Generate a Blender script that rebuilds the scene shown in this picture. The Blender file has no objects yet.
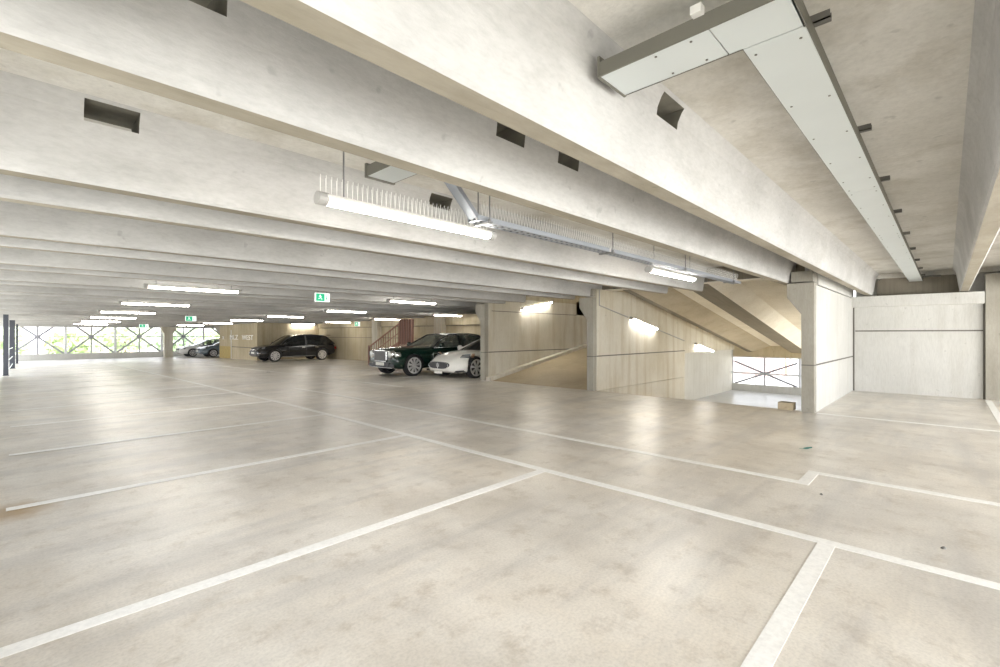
import bpy, bmesh, math, random
from mathutils import Vector, Matrix
random.seed(7)
scn = bpy.context.scene
COL = scn.collection
PI = math.pi

# ------------------------------------------------------------------ levels
def dz(y):                       # the deck falls gently towards the far facade
    return -0.0115 * max(0.0, y - 10.0)
SLAB, STEM = 2.95, 2.42          # soffit of the slab, underside of the ribs
XF, XB, YN, YFAR = -0.55, 14.95, -4.6, 46.9

# ------------------------------------------------------------------ mesh helpers
class MB:
    def __init__(s): s.v, s.f, s.m = [], [], []
    def add(s, vs, fs, mi=0):
        o = len(s.v); s.v += [tuple(v) for v in vs]
        s.f += [tuple(i + o for i in f) for f in fs]; s.m += [mi] * len(fs); return s
    def box(s, x0, x1, y0, y1, z0, z1, mi=0):
        vs = [(x, y, z) for z in (z0, z1) for y in (y0, y1) for x in (x0, x1)]
        return s.add(vs, [(0,2,3,1),(4,5,7,6),(0,1,5,4),(2,6,7,3),(0,4,6,2),(1,3,7,5)], mi)
    def hexa(s, bot, top, mi=0):                        # two quads, same winding
        return s.add(list(bot) + list(top), [(3,2,1,0),(4,5,6,7),(0,1,5,4),(1,2,6,5),(2,3,7,6),(3,0,4,7)], mi)
    def prism(s, prof, a, b, axis='x', mi=0):           # extrude a 2-D outline along an axis
        n = len(prof)
        def P(u, v, w): return (w,u,v) if axis == 'x' else (u,w,v) if axis == 'y' else (u,v,w)
        vs = [P(u, v, a) for u, v in prof] + [P(u, v, b) for u, v in prof]
        fs = [tuple(range(n))[::-1], tuple(range(n, 2*n))] + [(i, (i+1)%n, n+(i+1)%n, n+i) for i in range(n)]
        return s.add(vs, fs, mi)
    def tube(s, p, q, r, n=8, r2=None, mi=0):
        p, q = Vector(p), Vector(q); d = (q-p).normalized()
        u = d.orthogonal().normalized(); w = d.cross(u); r2 = r if r2 is None else r2
        vs = []
        for c, rr in ((p, r), (q, r2)):
            vs += [c + (u*math.cos(2*PI*i/n) + w*math.sin(2*PI*i/n))*rr for i in range(n)]
        fs = [(i, (i+1)%n, n+(i+1)%n, n+i) for i in range(n)] + [tuple(range(n))[::-1], tuple(range(n, 2*n))]
        return s.add(vs, fs, mi)
    def bar(s, p, q, w, h, mi=0):                       # rectangular bar, w sideways, h upwards
        p, q = Vector(p), Vector(q); d = (q-p).normalized()
        up = Vector((0,0,1)) if abs(d.z) < .99 else Vector((1,0,0))
        sd = d.cross(up).normalized(); up = sd.cross(d)
        c = lambda o: [o - sd*w/2 - up*h/2, o + sd*w/2 - up*h/2, o + sd*w/2 + up*h/2, o - sd*w/2 + up*h/2]
        return s.hexa(c(p), c(q), mi)
    def lathe(s, prof, axis='y', n=28, c=(0,0,0), mi=0):   # prof: (radius, offset along the axis)
        o = len(s.v); k = len(prof)
        for i in range(n):
            a = 2*PI*i/n
            for r, t in prof:
                u, v = r*math.cos(a), r*math.sin(a)
                p = (u, t, v) if axis == 'y' else (u, v, t) if axis == 'z' else (t, u, v)
                s.v.append((p[0]+c[0], p[1]+c[1], p[2]+c[2]))
        for i in range(n):
            for j in range(k-1):
                s.f.append((o+i*k+j, o+((i+1)%n)*k+j, o+((i+1)%n)*k+j+1, o+i*k+j+1)); s.m.append(mi)
        return s
    def grid(s, rows, mi=0):
        o = len(s.v); k = len(rows[0])
        for r in rows: s.v += [tuple(p) for p in r]
        for i in range(len(rows)-1):
            for j in range(k-1):
                s.f.append((o+i*k+j, o+i*k+j+1, o+(i+1)*k+j+1, o+(i+1)*k+j)); s.m.append(mi)
        return s
    def obj(s, name, mats, parent=None, smooth=False, recalc=True, bevel=0):
        me = bpy.data.meshes.new(name); me.from_pydata(s.v, [], s.f)
        mats = mats if isinstance(mats, (list, tuple)) else [mats]
        for m in mats: me.materials.append(m)
        for p, mi in zip(me.polygons, s.m): p.material_index = mi
        if recalc:
            bm = bmesh.new(); bm.from_mesh(me); bmesh.ops.recalc_face_normals(bm, faces=bm.faces[:]); bm.to_mesh(me); bm.free()
        if smooth:
            for p in me.polygons: p.use_smooth = True
        o = bpy.data.objects.new(name, me); COL.objects.link(o)
        if parent: o.parent = parent
        if bevel:
            b = o.modifiers.new('bevel', 'BEVEL'); b.width = bevel; b.segments = 2; b.limit_method = 'ANGLE'
        return o

def tag(o, label=None, cat=None, group=None, kind=None):
    if label: o['label'] = label
    if cat: o['category'] = cat
    if group: o['group'] = group
    if kind: o['kind'] = kind
    return o
def struct(o, label=None):
    o['kind'] = 'structure'
    if label: o['label'] = label
    return o
def empty(name, loc, rot=(0,0,0)):
    o = bpy.data.objects.new(name, None); COL.objects.link(o)
    o.location = loc; o.rotation_euler = rot; o.empty_display_size = .2; return o
def copy_tree(o, parent=None):
    c = o.copy(); COL.objects.link(c)
    if parent: c.parent = parent
    for ch in [x for x in kids.get(o.name, [])]: copy_tree(ch, c)
    return c
kids = {}
def note_kids(o):
    kids[o.name] = list(o.children)
    for c in o.children: note_kids(c)
def evaluated(o):                                          # apply the modifiers of o
    dg = bpy.context.evaluated_depsgraph_get(); dg.update()
    me = bpy.data.meshes.new_from_object(o.evaluated_get(dg))
    o.modifiers.clear(); o.data = me; return o
def cut(o, cutters):                                       # boolean the cutters away, then drop them
    for c in cutters:
        m = o.modifiers.new('cut', 'BOOLEAN'); m.operation = 'DIFFERENCE'; m.object = c; m.solver = 'EXACT'; m.material_mode = 'TRANSFER'
    evaluated(o)
    for c in cutters: bpy.data.objects.remove(c)
    return o

# ------------------------------------------------------------------ materials
def new_mat(name):
    m = bpy.data.materials.new(name); m.use_nodes = True
    nt = m.node_tree; nt.nodes.clear()
    out = nt.nodes.new('ShaderNodeOutputMaterial'); b = nt.nodes.new('ShaderNodeBsdfPrincipled')
    nt.links.new(b.outputs[0], out.inputs[0]); return m, nt, b
def lk(nt, a, b): nt.links.new(a, b)
def noise(nt, vec, scale, detail=4, rough=.55, stretch=None):
    n = nt.nodes.new('ShaderNodeTexNoise'); n.inputs['Scale'].default_value = scale
    n.inputs['Detail'].default_value = detail; n.inputs['Roughness'].default_value = rough
    if stretch:
        mp = nt.nodes.new('ShaderNodeMapping'); mp.inputs['Scale'].default_value = stretch
        lk(nt, vec, mp.inputs[0]); vec = mp.outputs[0]
    lk(nt, vec, n.inputs['Vector']); return n.outputs['Fac']
def ramp(nt, fac, stops):
    r = nt.nodes.new('ShaderNodeValToRGB'); e = r.color_ramp.elements
    while len(e) < len(stops): e.new(.5)
    for k, (p, c) in enumerate(stops):
        e[k].position = p; e[k].color = (c if len(c) == 4 else (*c, 1)) if isinstance(c, tuple) else (c, c, c, 1)
    lk(nt, fac, r.inputs[0]); return r.outputs[0]
def mix(nt, f, a, b, mode='MIX'):
    m = nt.nodes.new('ShaderNodeMix'); m.data_type = 'RGBA'; m.blend_type = mode
    for sock, v in ((m.inputs[0], f), (m.inputs[6], a), (m.inputs[7], b)):
        if isinstance(v, (int, float)): sock.default_value = v
        elif isinstance(v, tuple): sock.default_value = (*v, 1)
        else: lk(nt, v, sock)
    return m.outputs[2]
def bump(nt, b, h, strength, dist=.02):
    n = nt.nodes.new('ShaderNodeBump'); n.inputs['Strength'].default_value = strength; n.inputs['Distance'].default_value = dist
    lk(nt, h, n.inputs['Height']); lk(nt, n.outputs[0], b.inputs['Normal'])
def concrete(name, light, dark, stain, streak=(1,1,1), big=.7, amount=.5, rough=.85, bmp=.25):
    m, nt, b = new_mat(name)
    g = nt.nodes.new('ShaderNodeNewGeometry').outputs['Position']
    base = mix(nt, ramp(nt, noise(nt, g, big, 5, .6), [(.35, 0.), (.65, 1.)]), light, dark)
    st = ramp(nt, noise(nt, g, 1.6, 6, .65, streak), [(.48, 0.), (.72, 1.)])
    sm = nt.nodes.new('ShaderNodeMath'); sm.operation = 'MULTIPLY'; lk(nt, st, sm.inputs[0]); sm.inputs[1].default_value = amount
    c = mix(nt, sm.outputs[0], base, stain)
    fine = noise(nt, g, 28, 4, .7, streak)
    c = mix(nt, 1.0, c, ramp(nt, fine, [(.25, .86), (.6, 1.)]), 'MULTIPLY')
    pits = ramp(nt, noise(nt, g, 9, 2, .5), [(.70, 1.), (.76, .72)])
    c = mix(nt, .6, c, pits, 'MULTIPLY')
    lk(nt, c, b.inputs['Base Color']); b.inputs['Roughness'].default_value = rough
    bump(nt, b, fine, bmp, .01); return m
def paint(name, col, rough=.5, metal=0., coat=0., var=.06, scale=6, emit=None):
    m, nt, b = new_mat(name)
    g = nt.nodes.new('ShaderNodeTexCoord').outputs['Object']
    lo = tuple(max(0, c*(1-var)) for c in col); hi = tuple(min(1, c*(1+var)) for c in col)
    lk(nt, mix(nt, noise(nt, g, scale, 3), lo, hi), b.inputs['Base Color'])
    b.inputs['Roughness'].default_value = rough; b.inputs['Metallic'].default_value = metal
    b.inputs['Coat Weight'].default_value = coat; b.inputs['Coat Roughness'].default_value = .05
    if emit: b.inputs['Emission Color'].default_value = (*col, 1); b.inputs['Emission Strength'].default_value = emit
    return m
def glass_mat(name, col, alpha=.55):
    m, nt, b = new_mat(name)
    b.inputs['Base Color'].default_value = (*col, 1); b.inputs['Roughness'].default_value = .03
    b.inputs['Alpha'].default_value = alpha; b.inputs['Coat Weight'].default_value = .6; return m

M = {}
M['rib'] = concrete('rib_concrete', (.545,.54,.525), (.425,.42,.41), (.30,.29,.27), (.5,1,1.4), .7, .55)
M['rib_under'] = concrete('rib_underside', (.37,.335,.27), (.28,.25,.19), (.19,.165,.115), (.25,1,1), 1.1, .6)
M['slab'] = concrete('slab_concrete', (.72,.70,.655), (.56,.54,.49), (.38,.345,.27), (1,1,1), .7, .6)
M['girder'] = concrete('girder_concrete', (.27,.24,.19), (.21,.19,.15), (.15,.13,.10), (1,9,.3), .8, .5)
M['wall_white'] = concrete('pale_wall_concrete', (.66,.655,.625), (.58,.575,.545), (.47,.45,.40), (2.5,2.5,.3), .5, .4)
M['wall_tan'] = concrete('tan_wall_concrete', (.56,.49,.35), (.44,.375,.25), (.32,.25,.14), (2.5,2.5,.22), .45, .6)
M['wall_ramp'] = concrete('ramp_wall_concrete', (.70,.67,.585), (.58,.535,.43), (.42,.335,.20), (2.5,2.5,.22), .45, .55)
M['wall_hall'] = concrete('lower_hall_wall', (.78,.745,.66), (.70,.66,.57), (.58,.52,.42), (2.5,2.5,.22), .45, .5)
M['column'] = concrete('column_concrete', (.40,.38,.33), (.33,.31,.26), (.25,.23,.18), (2,2,.4), .9, .4)  # shade on the ramp wall ends is put into this colour
M['joint'] = paint('joint_dark', (.16,.15,.13), .9)  # dark fill of panel joints and slots
M['soffit'] = concrete('ramp_soffit', (.86,.82,.73), (.75,.70,.60), (.58,.52,.41), (1,1,1), .7, .4)
M['soffit_shaded'] = concrete('ramp_rib_face_shaded', (.52,.46,.35), (.43,.375,.28), (.33,.27,.19), (1,1,1), .7, .5)  # soffit concrete with the shade of one rib face painted in
M['white_line'] = concrete('line_paint', (.93,.92,.89), (.90,.89,.86), (.76,.73,.68), (1,1,1), 2.2, .45, .5, .05)

def floor_mat():
    m, nt, b = new_mat('polished_deck')
    g = nt.nodes.new('ShaderNodeNewGeometry').outputs['Position']
    warm = mix(nt, ramp(nt, noise(nt, g, .35, 4, .55), [(.30, 0.), (.70, 1.)]), (.83,.755,.64), (.655,.63,.59))
    c = mix(nt, ramp(nt, noise(nt, g, .8, 6, .6, (1,.6,1)), [(.42, 0.), (.66, .8)]), warm, (.52,.475,.41))
    c = mix(nt, ramp(nt, noise(nt, g, 2.0, 5, .6, (1,.7,1)), [(.44, 0.), (.66, .6)]), c, (.84,.80,.73))
    c = mix(nt, ramp(nt, noise(nt, g, 4.5, 8, .72), [(.52, 0.), (.68, .55)]), c, (.43,.36,.27))
    sw = noise(nt, g, 1.0, 7, .62, (.4, 2.2, 1))                    # tyre sweeps
    c = mix(nt, ramp(nt, sw, [(.48, 0.), (.66, .55)]), c, (.45,.43,.405))
    fine = noise(nt, g, 60, 3, .6)
    c = mix(nt, 1.0, c, ramp(nt, fine, [(.25, .82), (.6, 1.)]), 'MULTIPLY')
    # one rusty spill by the end of a bay line
    d = nt.nodes.new('ShaderNodeVectorMath'); d.operation = 'DISTANCE'; lk(nt, g, d.inputs[0]); d.inputs[1].default_value = (-.03, 5.52, 0)
    w = nt.nodes.new('ShaderNodeMath'); w.operation = 'ADD'; lk(nt, d.outputs['Value'], w.inputs[0])
    nn = nt.nodes.new('ShaderNodeMath'); nn.operation = 'MULTIPLY'; lk(nt, noise(nt, g, 7, 4), nn.inputs[0]); nn.inputs[1].default_value = .3
    lk(nt, nn.outputs[0], w.inputs[1])
    c = mix(nt, ramp(nt, w.outputs[0], [(.26, .9), (.50, 0.)]), c, (.38,.24,.09))
    lk(nt, c, b.inputs['Base Color'])
    lk(nt, ramp(nt, noise(nt, g, .8, 6, .65, (1,.6,1)), [(.3, .31), (.7, .42)]), b.inputs['Roughness'])
    b.inputs['Specular IOR Level'].default_value = .5
    b.inputs['Coat Weight'].default_value = .35; b.inputs['Coat Roughness'].default_value = .3
    bump(nt, b, noise(nt, g, 3, 6, .7), .06, .02); return m
M['floor'] = floor_mat()
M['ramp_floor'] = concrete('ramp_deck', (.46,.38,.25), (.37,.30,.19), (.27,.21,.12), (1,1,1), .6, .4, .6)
M['hall_floor'] = concrete('lower_deck', (.74,.735,.72), (.66,.655,.64), (.55,.54,.52), (1,1,1), .6, .4, .3)
M['galv'] = paint('galvanised_steel', (.62,.66,.66), .42, .35, 0, .05, 3)
M['galv_shaded'] = paint('galvanised_side_shaded', (.15,.145,.12), .6, .1, 0, .1)  # same steel as the covers, with the shade on the sides painted in
M['hole'] = paint('hole_shade', (.15,.14,.11), .9, var=.4, scale=9)  # rib concrete inside the holes, recess shade painted in
M['tray'] = paint('tray_steel', (.30,.32,.35), .5, .3)
M['spike'] = paint('spike_wire', (.80,.80,.77), .5)
M['black_metal'] = paint('black_steel', (.05,.05,.06), .5, .2)
M['grey_steel'] = paint('grey_steel', (.07,.075,.09), .8)
M['brace'] = paint('brace_steel', (.34,.34,.38), .7)
M['post'] = paint('post_steel', (.72,.72,.76), .8)
M['housing'] = paint('lamp_housing', (.72,.71,.68), .5)
M['cap'] = paint('lamp_cap', (.38,.37,.35), .5)
M['screw'] = paint('screw_heads', (.16,.155,.14), .5, .5)
M['rod'] = paint('threaded_rod', (.20,.20,.20), .5, .4)
M['tube'] = paint('lamp_diffuser', (1.0,.955,.88), .4, emit=24)
M['green'] = paint('exit_green', (.0,.42,.20), .4, emit=.35)
M['sign_white'] = paint('sign_white', (.88,.95,.91), .4, emit=.4)
M['rust'] = paint('red_oxide_steel', (.30,.155,.105), .55, .1)
M['rust_panel'] = paint('red_oxide_panel', (.20,.095,.07), .55, .05)
M['tread'] = concrete('stair_tread', (.50,.36,.28), (.42,.29,.22), (.30,.2,.15), (1,1,1), 2, .4)
M['text'] = paint('wall_lettering', (.95,.94,.90), .7)
M['block'] = concrete('tan_block', (.50,.42,.29), (.42,.35,.24), (.3,.25,.16), (1,1,1), 3, .5)
M['leaf'] = paint('teal_leaf', (.03,.22,.19), .6)
M['ground'] = concrete('outside_ground', (.74,.72,.66), (.66,.64,.58), (.55,.53,.48), (1,1,1), .1, .4)

# ------------------------------------------------------------------ floor
def strip(mb, x0, x1, ys, z=0, th=.25):
    for a, b in zip(ys, ys[1:]):
        za, zb = dz(a)+z, dz(b)+z
        mb.hexa([(x0,a,za-th),(x1,a,za-th),(x1,b,zb-th),(x0,b,zb-th)], [(x0,a,za),(x1,a,za),(x1,b,zb),(x0,b,zb)])
    return mb
RX, RY0, RY1, UY0, UY1 = 10.3, 1.97, 6.55, 6.72, 10.55
fl = MB()
strip(fl, XF, RX, [YN, RY0, UY1, 11, 20, 30, 40, YFAR+.3])
strip(fl, RX, XB+.6, [YN, RY0-.2]); strip(fl, RX, XB+.6, [UY1+.1, 11, 20, 30, 40, YFAR+.3])
struct(fl.obj('floor', M['floor']), 'polished pale concrete parking deck with stains and tyre marks')
K = .18                                                    # fall of the ramps
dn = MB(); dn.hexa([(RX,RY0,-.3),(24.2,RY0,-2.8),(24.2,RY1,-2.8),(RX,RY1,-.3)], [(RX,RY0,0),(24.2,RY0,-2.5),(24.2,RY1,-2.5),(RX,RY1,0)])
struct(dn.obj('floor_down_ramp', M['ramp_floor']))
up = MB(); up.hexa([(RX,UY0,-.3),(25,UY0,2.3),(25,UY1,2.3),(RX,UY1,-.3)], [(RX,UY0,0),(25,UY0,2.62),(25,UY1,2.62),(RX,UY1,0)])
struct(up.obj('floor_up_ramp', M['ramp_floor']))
struct(MB().box(24.2, 35.6, -3, 11.4, -2.75, -2.5).obj('floor_lower_hall', M['hall_floor']))

# painted lines
def line(x0, x1, y0, y1):
    mb = MB(); ys = [y for y in [y0, 10, 20, 30, 40] if y0 <= y < y1] + [y1]
    ys = sorted(set(ys)); strip(mb, x0, x1, ys, .004, .003)
    o = mb.obj('floor_marking', M['white_line']); struct(o); return o
W = .10
line(3.86, 3.86+W, -3.6, 40)
for k in range(-1, 15):
    y = .60 + 2.5*k
    line(-.05, 3.86, y-W/2, y+W/2)
line(5.27, 5.27+W, 1.06, 13); line(5.27, 5.84, .96, 1.06); line(5.74, 5.74+W, -3.6, .96)
line(10.12, 10.12+W, -3.6, 1.72)
line(10.3, 14.8, -.70, -.60)
line(7.4, 7.5, 10.9, 30)
for y in (13.45, 15.95, 18.45): line(9.2, 14.2, y-W/2, y+W/2)

# ------------------------------------------------------------------ ceiling slab and ribs
for x0, x1, ys in ((XF-.2, 10.85, [YN, 10]), (XF-.2, 10.85, [10, 20]), (XF-.2, 10.85, [20, 30]), (XF-.2, 10.85, [30, 40, YFAR]), (10.85, XB+.6, [YN, RY0-.15]), (10.85, XB+.6, [UY1, 20, 30, 40, YFAR])):
    cs = MB()
    for a, b in zip(ys, ys[1:]):
        za, zb = SLAB+dz(a), SLAB+dz(b)
        cs.hexa([(x0,a,za),(x1,a,za),(x1,b,zb),(x0,b,zb)], [(x0,a,za+.25),(x1,a,za+.25),(x1,b,zb+.25),(x0,b,zb+.25)])
    struct(cs.obj('ceiling', M['slab']), 'stained concrete slab soffit between deep ribs')

def rib_profile(yc):
    d = dz(yc); L = [(.078, STEM+.02), (.085, STEM+.05), (.135, SLAB-.10), (.16, SLAB-.045), (.215, SLAB+.03)]
    half = [(.062, STEM)] + L
    return [(yc+u, z+d) for u, z in half] + [(yc-u, z+d) for u, z in reversed(half)]
holes = {1: [(.30,.58),( 2.27,2.27)], }
HOLES = {'B0': [(2.74, 3.04)], 'B1': [(.36,.60), (2.18,2.46), (2.85,3.12)], 'B2': [(.30,.58), (3.02,3.31)]}
ribs = []
for k in range(-2, 17):
    for j in (0, 1):
        yc = 1.42 + 2.65*k + .83*j
        if k == -1 and j == 1: yc = -.285
        nm = {(0,0):'B0', (0,1):'B1', (1,0):'B2'}.get((k, j))
        if yc < 1.9: xe = XB+.05
        elif yc < UY1+.1: xe = 10.55 if nm == 'B1' else 10.80
        elif 32.1 < yc < 40.3: xe = 10.9
        else: xe = XB
        if yc > YFAR-.3 or yc < YN+.2: continue
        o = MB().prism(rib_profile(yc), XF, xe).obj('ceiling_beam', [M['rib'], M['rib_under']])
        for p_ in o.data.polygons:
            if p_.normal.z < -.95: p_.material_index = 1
        if nm:
            cs_ = []
            for x0, x1 in HOLES[nm]:
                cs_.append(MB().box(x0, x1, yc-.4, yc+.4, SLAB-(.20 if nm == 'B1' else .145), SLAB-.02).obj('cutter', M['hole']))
            cut(o, cs_)
        struct(o)
# end girders
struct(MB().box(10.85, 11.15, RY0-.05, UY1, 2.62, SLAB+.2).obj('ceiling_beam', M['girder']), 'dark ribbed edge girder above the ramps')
struct(MB().box(XF-.3, XF+.02, YN, YFAR, 2.36, 3.1).obj('ceiling_beam', M['rib']))

struct(MB().box(XF-.25, XF, -2.2, 25.6, -.2, 1.0).obj('wall_daylight_block', M['wall_white']))  # unseen low wall added to hold back daylight near the camera

# ------------------------------------------------------------------ walls at the ramps
def joint_on_y(mb, x0, x1, y, z, h=.022, side=-1): mb.box(x0, x1, y-.004 if side < 0 else y, y if side < 0 else y+.004, z-h/2, z+h/2)
def ramp_wall(name, y0, y1, x0, x1, mat, z1=2.30, z0=-.02, zt=None):
    """a wall along X whose front end is a column with a corbelled head leaning to +Y"""
    root = MB()
    root.box(x0+.16, x1, y0, y1, z0, z1, 0)
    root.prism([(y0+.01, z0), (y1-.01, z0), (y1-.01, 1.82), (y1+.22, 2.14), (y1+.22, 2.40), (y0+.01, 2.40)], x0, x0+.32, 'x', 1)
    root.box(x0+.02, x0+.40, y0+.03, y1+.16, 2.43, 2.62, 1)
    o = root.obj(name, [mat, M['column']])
    j = MB(); j.box(x0+.16, x1, y0-.004, y0+.01, .865, .895); j.box(x0-.004, x0+.16, y0+.005, y1-.01, .865, .885)
    if 'left' in name: j.box(x0+.3, x1, y0-.003, y0+.01, 2.18, 2.20)
    j.obj('panel_joint', M['joint'], o); struct(o); return o
ramp_wall('wall_right_of_down_ramp', 1.75, 1.97, 10.15, 15.16, M['wall_white'], 2.36)
struct(MB().box(10.57, 15.2, 1.76, 1.98, 2.39, 2.949).obj('wall_head_beam', M['wall_white']))
o = ramp_wall('wall_between_ramps', 6.53, 6.73, 10.25, 16.0, M['wall_ramp'], 2.62)
mb = MB(); mb.prism([(16.0,.80), (21.2,.80), (21.2,1.2), (16.0,2.6)], 6.53, 6.73, 'y')
struct(mb.obj('wall_between_ramps_upper', M['wall_ramp']))
struct(MB().box(10.3, 16.0, 6.53, 6.73, -1.6, -.03).obj('wall_between_ramps_foot', M['wall_ramp']))
o = ramp_wall('wall_left_of_up_ramp', 10.45, 10.66, 10.20, 15.2, M['wall_ramp'], 2.62)
struct(MB().box(10.5, 25, 10.46, 10.64, 2.2, 5.2).obj('wall_left_of_up_ramp_upper', M['wall_tan']))
struct(MB().box(15.2, 25, 10.46, 10.65, -.3, 2.7).obj('wall_left_of_up_ramp_rear', M['wall_ramp']))
mb = MB(); mb.hexa([(10.25,10.22,-.02),(24,10.22,2.3),(24,10.45,2.3),(10.25,10.45,-.02)], [(10.25,10.22,.10),(24,10.22,2.52),(24,10.45,2.52),(10.25,10.45,.10)])
struct(mb.obj('kerb', M['wall_ramp']), 'concrete kerb rising along the up ramp')
# soffit over the down ramp: the sloping slab, its two ribs and the end beam
def sz(x): return 2.63 - K*(x-10.85)
mb = MB(); a, b = 10.95, 22.2; H = .27
fs = lambda x: sz(x)+H
mb.hexa([(a,RY0-.02,fs(a)),(b,RY0-.02,fs(b)),(b,6.54,fs(b)),(a,6.54,fs(a))], [(a,RY0-.02,fs(a)+.2),(b,RY0-.02,fs(b)+.2),(b,6.54,fs(b)+.2),(a,6.54,fs(a)+.2)])
struct(mb.obj('ceiling_down_ramp', M['soffit']), 'sloping soffit over the ramp going down')
for y0, y1, yl, yr, dk in ((5.92, 6.12, 6.25, 5.20, 1), (3.95, 4.50, 4.62, 3.52, 0)):
    sec = lambda x: [(x, yr, fs(x)+.02), (x, y0, sz(x)), (x, y1, sz(x)), (x, yl, fs(x)+.02)]
    mb = MB().hexa(sec(a+.02), sec(b-.2)); mb.m[3] = 1; mb.m[2] = 2 if dk else 0  # shade on the undersides and one face put into darker materials
    struct(mb.obj('ceiling_beam', [M['soffit'], M['girder'], M['soffit_shaded']]))
    struct(MB().box(10.80, 10.86, y0-.05, y0+.35, 2.625, 2.69).obj('bearing_slot', M['joint']))
struct(MB().box(10.81, 11.16, RY0-.02, 6.54, 2.605, 2.63).obj('ceiling_edge_strip', M['soffit']))
struct(MB().box(21.6, 22.3, 1.8, 6.7, .50, 1.3).obj('ceiling_beam', M['wall_tan']))
mb = MB(); mb.hexa([(10.9,UY0,4.4),(25,UY0,7),(25,UY1,7),(10.9,UY1,4.4)], [(10.9,UY0,4.6),(25,UY0,7.2),(25,UY1,7.2),(10.9,UY1,4.6)])
struct(mb.obj('ceiling_up_ramp', M['soffit']))
struct(MB().box(24.9, 25.2, 6.4, 10.7, 1.0, 7.4).obj('wall_up_ramp_end', M['wall_tan']))
struct(MB().box(11.15, 25, 6.53, 6.73, 2.62, 7.2).obj('wall_up_ramp_right', M['wall_tan']))
# lower hall
struct(MB().box(20, 35.4, 11.0, 11.25, -2.6, .9).obj('wall_lower_hall', M['wall_hall']))
struct(MB().box(22.2, 35.6, -3, 11.2, .85, 1.1).obj('ceiling_lower_hall', M['slab']))
struct(MB().box(35.2, 35.45, -3, 11.2, -2.5, -2.02).obj('wall_lower_parapet', M['wall_white']))
struct(MB().box(35.15, 35.5, -3, 11.2, -.16, .9).obj('ceiling_beam', M['wall_white']))

# kerb block beside the column
o = MB().box(10.2, 10.42, 2.10, 2.36, 0, .14).obj('concrete_block', M['block'], bevel=.008)
tag(o, 'small tan concrete block on the ramp edge beside the column', 'block')
o = MB().box(11.0, 11.14, 2.0, 2.12, -.12, .12).obj('ramp_stop_stub', M['grey_steel']); tag(o, 'short dark steel stub behind the tan block at the ramp edge', 'metal stub')

# ------------------------------------------------------------------ back wall of the right-hand bay
mb = MB(); mb.box(XB, XB+.2, -.60, 1.749, 0, 2.16, 0)
o = mb.obj('wall_back_right', M['wall_white']); struct(o, 'pale precast panel closing the empty right-hand bay')
j = MB(); j.box(XB-.004, XB+.01, -.60, 1.70, 1.515, 1.545); j.box(XB-.004, XB+.01, 1.715, 1.748, 0, 2.15); j.box(XB-.03, XB+.01, -.62, -.58, 0, 2.15); j.obj('panel_joint', M['joint'], o)
struct(MB().box(XB-.16, XB+.3, -.60, 1.80, 2.13, 2.40).obj('wall_lintel', M['wall_white'], bevel=.01))
mb = MB(); y0, y1, z0, z1, r = -.20, 1.28, 2.40, 2.86, .12
prof = [(y0,z0),(y1,z0),(y1,z1-r),(y1-.04,z1-.04),(y1-r,z1),(y0+r,z1),(y0+.04,z1-.04),(y0,z1-r)]
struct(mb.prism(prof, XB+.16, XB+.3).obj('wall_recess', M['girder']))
struct(MB().box(XB+.1, XB+.5, YN, 1.72, 2.84, 3.0).obj('ceiling_beam', M['slab']))
struct(MB().box(XB+.3, XB+.5, YN, 1.72, 0, 3.0).obj('wall_back', M['wall_white']))
o = struct(MB().box(XB-.12, XB+.3, -1.15, -.615, 0, 2.78).obj('pillar', M['column']), 'grey concrete column at the right edge')
struct(MB().box(XB-.2, XB+.3, YN, -1.2, 2.2, 2.5).obj('wall_lintel', M['wall_white']))

# ------------------------------------------------------------------ back wall on the left, with shallow piers and panels
mb = MB()
for a, b in ((10.66, 20), (20, 32.4), (40, YFAR)):
    mb.hexa([(XB,a,dz(a)-.1),(XB+.3,a,dz(a)-.1),(XB+.3,b,dz(b)-.1),(XB,b,dz(b)-.1)], [(XB,a,SLAB+dz(a)),(XB+.3,a,SLAB+dz(a)),(XB+.3,b,SLAB+dz(b)),(XB,b,SLAB+dz(b))])
o = struct(mb.obj('wall_back_left', M['wall_tan']), 'tan board-marked concrete wall behind the parked cars')
j = MB()
for y in (12.5, 18.4, 24.3): j.box(XB-.004, XB+.01, y+.32, y+.36, 0, 2.4)
j.box(XB-.004, XB+.01, 10.7, 32.4, 1.22, 1.25); j.box(XB-.004, XB+.01, 10.7, 32.4, 1.86, 1.89)
j.obj('panel_joint', M['joint'], o)
for y in (12.5, 18.4, 24.3):
    struct(MB().box(XB-.30, XB+.05, y-.3, y+.3, -.25, 2.5).obj('pillar', M['wall_ramp']))
    struct(MB().box(XB-.2, XB+.02, y+.4, y+5.4 if y < 20 else y+7.6, 1.9, 2.25).obj('wall_lintel', M['wall_tan']))
# the core wall with the painted sign
def wall_y(name, x0, x1, y0, y1, mat, zb=-.1, zt=SLAB):
    mb = MB(); mb.hexa([(x0,y0,dz(y0)+zb),(x1,y0,dz(y0)+zb),(x1,y1,dz(y1)+zb),(x0,y1,dz(y1)+zb)], [(x0,y0,dz(y0)+zt),(x1,y0,dz(y0)+zt),(x1,y1,dz(y1)+zt),(x0,y1,dz(y1)+zt)])
    return struct(mb.obj(name, mat))
o = wall_y('wall_stair_core', 10.85, 15.3, 32.2, 40.2, M['wall_tan'])
o['label'] = 'tan concrete core wall with white painted lettering'
j = MB(); j.box(10.844, 10.87, 32.2, 37.3, .52, .57); j.obj('panel_joint', M['joint'], o)
MB().box(10.842, 10.87, 37.5, 40.15, -.33, .55).obj('ochre_panel', paint('ochre_panel', (.42,.32,.12), .8, var=.3), o)
MB().box(10.838, 10.86, 37.32, 37.5, -.31, 1.75).obj('pale_strip', M['wall_white'], o)
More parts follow.
